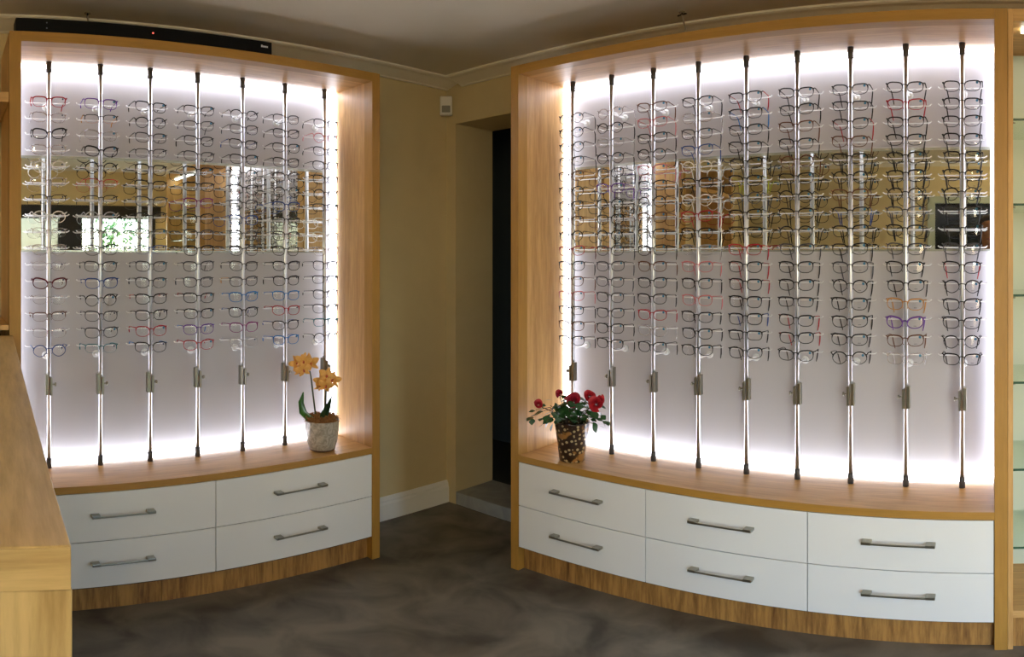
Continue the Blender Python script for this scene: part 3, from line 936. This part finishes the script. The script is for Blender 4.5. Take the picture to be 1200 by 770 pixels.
for (x, z, s, yaw, pit) in ((-0.125, 0.235, 0.045, 3.0, 0.3), (-0.16, 0.240, 0.03, 3.3, 0.1), (-0.075, 0.275, 0.045, -0.3, 1.3), (-0.085, 0.285, 0.04, 3.1, -0.1), (-0.05, 0.285, 0.04, 0, 0.2),
                            (-0.095, 0.20, 0.05, 3.4, 1.0), (-0.085, 0.175, 0.04, 3.0, 1.3), (-0.09, 0.225, 0.045, 3.0, 0.6), (0.10, 0.235, 0.045, 0.2, 0.6), (0.125, 0.215, 0.05, 0.3, 1.0), (0.09, 0.19, 0.055, 0.0, 1.2), (-0.115, 0.255, 0.035, 2.8, -0.1), (-0.03, 0.325, 0.03, 0.3, 0.1)):
    rose_leaf((x, -0.02 + rng.uniform(-0.02, 0.02), z), s, yaw, pit)
for i in range(16):
    a = rng.uniform(0, 2 * PI); rr = rng.uniform(0.05, 0.12)
    base = Vector((rr * 0.3 * math.cos(a), rr * 0.3 * math.sin(a), 0.155))
    tip = Vector((rr * math.cos(a) * 1.1, min(0.09, rr * math.sin(a)), rng.uniform(0.21, 0.265)))
    MB().tube([base, base.lerp(tip, 0.55) + Vector((0, 0, 0.02)), tip], [0.002, 0.0017, 0.0012], 5).build('stem', stem_brown, rs)
for (x, z) in ((-0.125, 0.235), (-0.095, 0.20), (-0.16, 0.24)):
    MB().tube([(-0.02, 0, 0.16), (x * 0.6, -0.01, z + 0.01), (x, -0.02, z)], [0.0022, 0.0018, 0.0012], 5).build('stem', stem_brown, rs)

# ------------------------------------------------------------------ unseen warm globes, added behind the camera to brighten walls and ceiling
for i, (x, y, lab) in enumerate(((0.55, -0.55, 'added fill globe on the ceiling behind the camera, out of view'), (1.45, -1.25, 'added fill globe on the ceiling near the back wall, out of view'))):
    t = thing('fill_globe', lab, 'lamp', (x, y, H), 0, 'added warm fill globes')
    MB().lathe([(0.05, -0.03), (0.065, -0.012), (0.065, -0.001)], 28).build('base', M['white_plastic'], t)
    MB().lathe([(0.092 * math.sin(a), -0.118 - 0.092 * math.cos(a)) for a in [0.02 + 2.75 * k / 14 for k in range(15)]], 28).build('globe', M['globe'], t)

# ------------------------------------------------------------------ outside the side windows
struct('ground', MB().box((XF + 0.1, -1.0, -0.3), (7.0, 5.0, -0.02)), mottled('pale_paving', (0.30, 0.29, 0.27), (0.38, 0.37, 0.34), 3, 0.8))
sh = thing('shrub', 'leafy green shrub outside the window, seen in the left mirror', 'shrub', (3.3, 2.15, -0.02))
MB().tube([(0, 0, 0), (0.03, 0.05, 0.6), (0, 0.1, 1.2), (0.05, 0.12, 1.8)], [0.03, 0.026, 0.02, 0.008], 7).build('trunk', stem_brown, sh)
b = MB()
rng = random.Random(3)
for i in range(2600):
    p = Vector((rng.gauss(0, 0.20), rng.gauss(0.05, 0.30), rng.uniform(0.35, 2.25)))
    if p.z > 1.4 and abs(p.y + 0.22) < 0.16 and rng.random() < 0.8: continue
    q = Matrix.Rotation(rng.uniform(0, 6.3), 3, 'Z') @ Matrix.Rotation(rng.uniform(-1.2, 1.2), 3, 'X')
    s_ = rng.uniform(0.03, 0.055)
    b.poly([p + q @ Vector(v) * s_ for v in ((0, -1, 0), (0.5, 0, 0.12), (0, 1, 0), (-0.5, 0, 0.12))])
fo = b.build('foliage', mottled('shrub_green', (0.05, 0.14, 0.03), (0.16, 0.32, 0.08), 6, 0.6), sh)
fo['kind'] = 'stuff'

# ------------------------------------------------------------------ the photographer, seen in the right mirror
SKIN = mottled('warm_skin', (0.30, 0.125, 0.055), (0.34, 0.145, 0.065), 20, 0.5)
SHIRT = mottled('navy_shirt_cloth', (0.012, 0.014, 0.022), (0.02, 0.022, 0.034), 60, 0.85)
TROU = mottled('charcoal_trouser_cloth', (0.02, 0.02, 0.022), (0.032, 0.032, 0.035), 60, 0.85)
SHOE = mat('black_shoe_leather', (0.012, 0.01, 0.01), 0.35)
HAIR = mottled('dark_brown_hair', (0.010, 0.006, 0.004), (0.03, 0.016, 0.01), 60, 0.55)
px, py = -0.005, -0.42
person = thing('person', 'person in a dark shirt holding a camera at chest height, seen in the mirror', 'person', (px, py, 0))
J = {}
V, E, RAD = [], [], []
def jn(name, co, r, par=None):
    J[name] = len(V); V.append(co); RAD.append(r)
    if par: E.append((J[par], J[name]))
jn('pelvis', (0, 0, 0.98), (0.165, 0.115))
jn('waist', (0, 0.005, 1.14), (0.145, 0.10), 'pelvis')
jn('chest', (0, 0.0, 1.36), (0.175, 0.115), 'waist')
jn('collar', (0, -0.005, 1.53), (0.11, 0.085), 'chest')
jn('neck', (0, 0.01, 1.60), (0.055, 0.06), 'collar')
jn('jaw', (0, 0.03, 1.67), (0.062, 0.075), 'neck')
jn('cheek', (0, 0.03, 1.735), (0.074, 0.092), 'jaw')
jn('brow', (0, 0.02, 1.80), (0.078, 0.098), 'cheek')
jn('crown', (0, 0.01, 1.855), (0.058, 0.072), 'brow')
for s, n_ in ((1, 'r'), (-1, 'l')):
    jn('sho' + n_, (s * 0.185, 0, 1.49), (0.062, 0.06), 'collar')
    jn('elb' + n_, (s * 0.25, 0.06, 1.21), (0.045, 0.045), 'sho' + n_)
    jn('wri' + n_, (s * 0.105, 0.265, 1.40), (0.027, 0.025), 'elb' + n_)
    jn('pal' + n_, (s * 0.078, 0.30, 1.455), (0.034, 0.018), 'wri' + n_)
    jn('hip' + n_, (s * 0.095, 0, 0.90), (0.095, 0.095), 'pelvis')
    jn('kne' + n_, (s * 0.11, 0.02, 0.50), (0.058, 0.062), 'hip' + n_)
    jn('ank' + n_, (s * 0.12, -0.01, 0.10), (0.040, 0.042), 'kne' + n_)
    jn('toe' + n_, (s * 0.135, 0.15, 0.038), (0.042, 0.030), 'ank' + n_)
    for q in range(4):
        bx, bz = s * (0.073 - 0.002 * q), 1.478 - 0.017 * q
        ln = (0.85, 1.0, 0.95, 0.75)[q]
        jn('fa%d' % q + n_, (bx, 0.325 , bz), (0.0095, 0.0095), 'pal' + n_)
        jn('fb%d' % q + n_, (bx - s * 0.012 * ln, 0.352, bz), (0.0085, 0.0085), 'fa%d' % q + n_)
        jn('fc%d' % q + n_, (bx - s * 0.034 * ln, 0.358, bz), (0.0075, 0.0075), 'fb%d' % q + n_)
    jn('ta' + n_, (s * 0.060, 0.292, 1.43), (0.011, 0.011), 'wri' + n_)
    jn('tb' + n_, (s * 0.040, 0.290, 1.468), (0.0095, 0.0095), 'ta' + n_)
me = bpy.data.meshes.new('body')
me.from_pydata(V, E, [])
body = bpy.data.objects.new('body', me)
COL.objects.link(body)
sk = body.modifiers.new('skin', 'SKIN'); sk.use_smooth_shade = True
body.modifiers.new('sub', 'SUBSURF').levels = 2
for sv_, r in zip(me.skin_vertices[0].data, RAD): sv_.radius = r
me.skin_vertices[0].data[0].use_root = True
dg = bpy.context.evaluated_depsgraph_get()
bm2 = bpy.data.meshes.new_from_object(body.evaluated_get(dg))
bpy.data.objects.remove(body)
bm2.name = 'body'
bm2.materials.clear()
for q in (SKIN, SHIRT, TROU, SHOE): bm2.materials.append(q)
for p in bm2.polygons:
    c = p.center
    if c.z < 0.11: p.material_index = 3
    elif c.z < 1.0: p.material_index = 2
    elif c.z < 1.575 and not (c.y > 0.235): p.material_index = 1
    else: p.material_index = 0
for v in bm2.vertices:                      # nose, eye hollows and chin
    c = v.co
    if c.z > 1.62 and c.y > 0.06:
        k = math.exp(-(c.x / 0.016) ** 2)
        c.y += 0.020 * k * math.exp(-((c.z - 1.725) / 0.020) ** 2) + 0.008 * k * math.exp(-((c.z - 1.755) / 0.02) ** 2)
        for s in (-1, 1):
            c.y -= 0.010 * math.exp(-((c.x - s * 0.032) / 0.016) ** 2 - ((c.z - 1.762) / 0.014) ** 2)
        c.y += 0.012 * math.exp(-(c.x / 0.025) ** 2 - ((c.z - 1.655) / 0.016) ** 2)
add('body', bm2, person)
for s in (-1, 1):
    MB().lathe([(0.002, -0.011), (0.009, -0.006), (0.011, 0), (0.009, 0.006), (0.002, 0.011)], 12, (s * 0.032, 0.102, 1.762), 0, 'y').build('eye', mat('dark_eye', (0.06, 0.045, 0.04), 0.2), person)
    MB().tube([(s * 0.016, 0.118, 1.782), (s * 0.034, 0.116, 1.788), (s * 0.052, 0.104, 1.782)], 0.0045, 6).build('eyebrow', HAIR, person)
    MB().tube([(s * 0.077, 0.015, 1.775), (s * 0.086, 0.005, 1.765), (s * 0.084, 0.008, 1.735), (s * 0.075, 0.016, 1.715)], [0.008, 0.011, 0.010, 0.006], 8).build('ear', SKIN, person)
MB().tube([(-0.024, 0.108, 1.690), (-0.008, 0.122, 1.692), (0.008, 0.122, 1.692), (0.024, 0.108, 1.690)], [0.003, 0.0055, 0.0055, 0.003], 8, flat=0.8).build('mouth', mat('lip_skin', (0.25, 0.07, 0.05), 0.4), person)
b = MB()
prof_h = [(0.001, 0.118), (0.045, 0.108), (0.078, 0.075), (0.094, 0.03), (0.098, -0.02), (0.095, -0.08), (0.088, -0.14), (0.07, -0.17)]
b.lathe(prof_h, 28, (0, -0.004, 1.79))
for v in list(b.bm.verts):                  # open the front for the face
    c = v.co
    if c.z < 1.845 and c.y > 0.045:
        c.y = 0.045 - (c.y - 0.045) * 0.5
b.build('hair', HAIR, person)
cb = thing('camera', 'small black camera held in front of the photographer', 'camera', (px, py + 0.325, 1.42))
MB().box((-0.06, -0.022, 0), (0.06, 0.022, 0.075), 0, 0.005).build('case', M['black'], cb)
MB().lathe([(0.026, 0.0225), (0.026, 0.05), (0.022, 0.052), (0.018, 0.048)], 24, (0, 0, 0.036), 0, 'y').build('camera_lens', M['black'], cb)
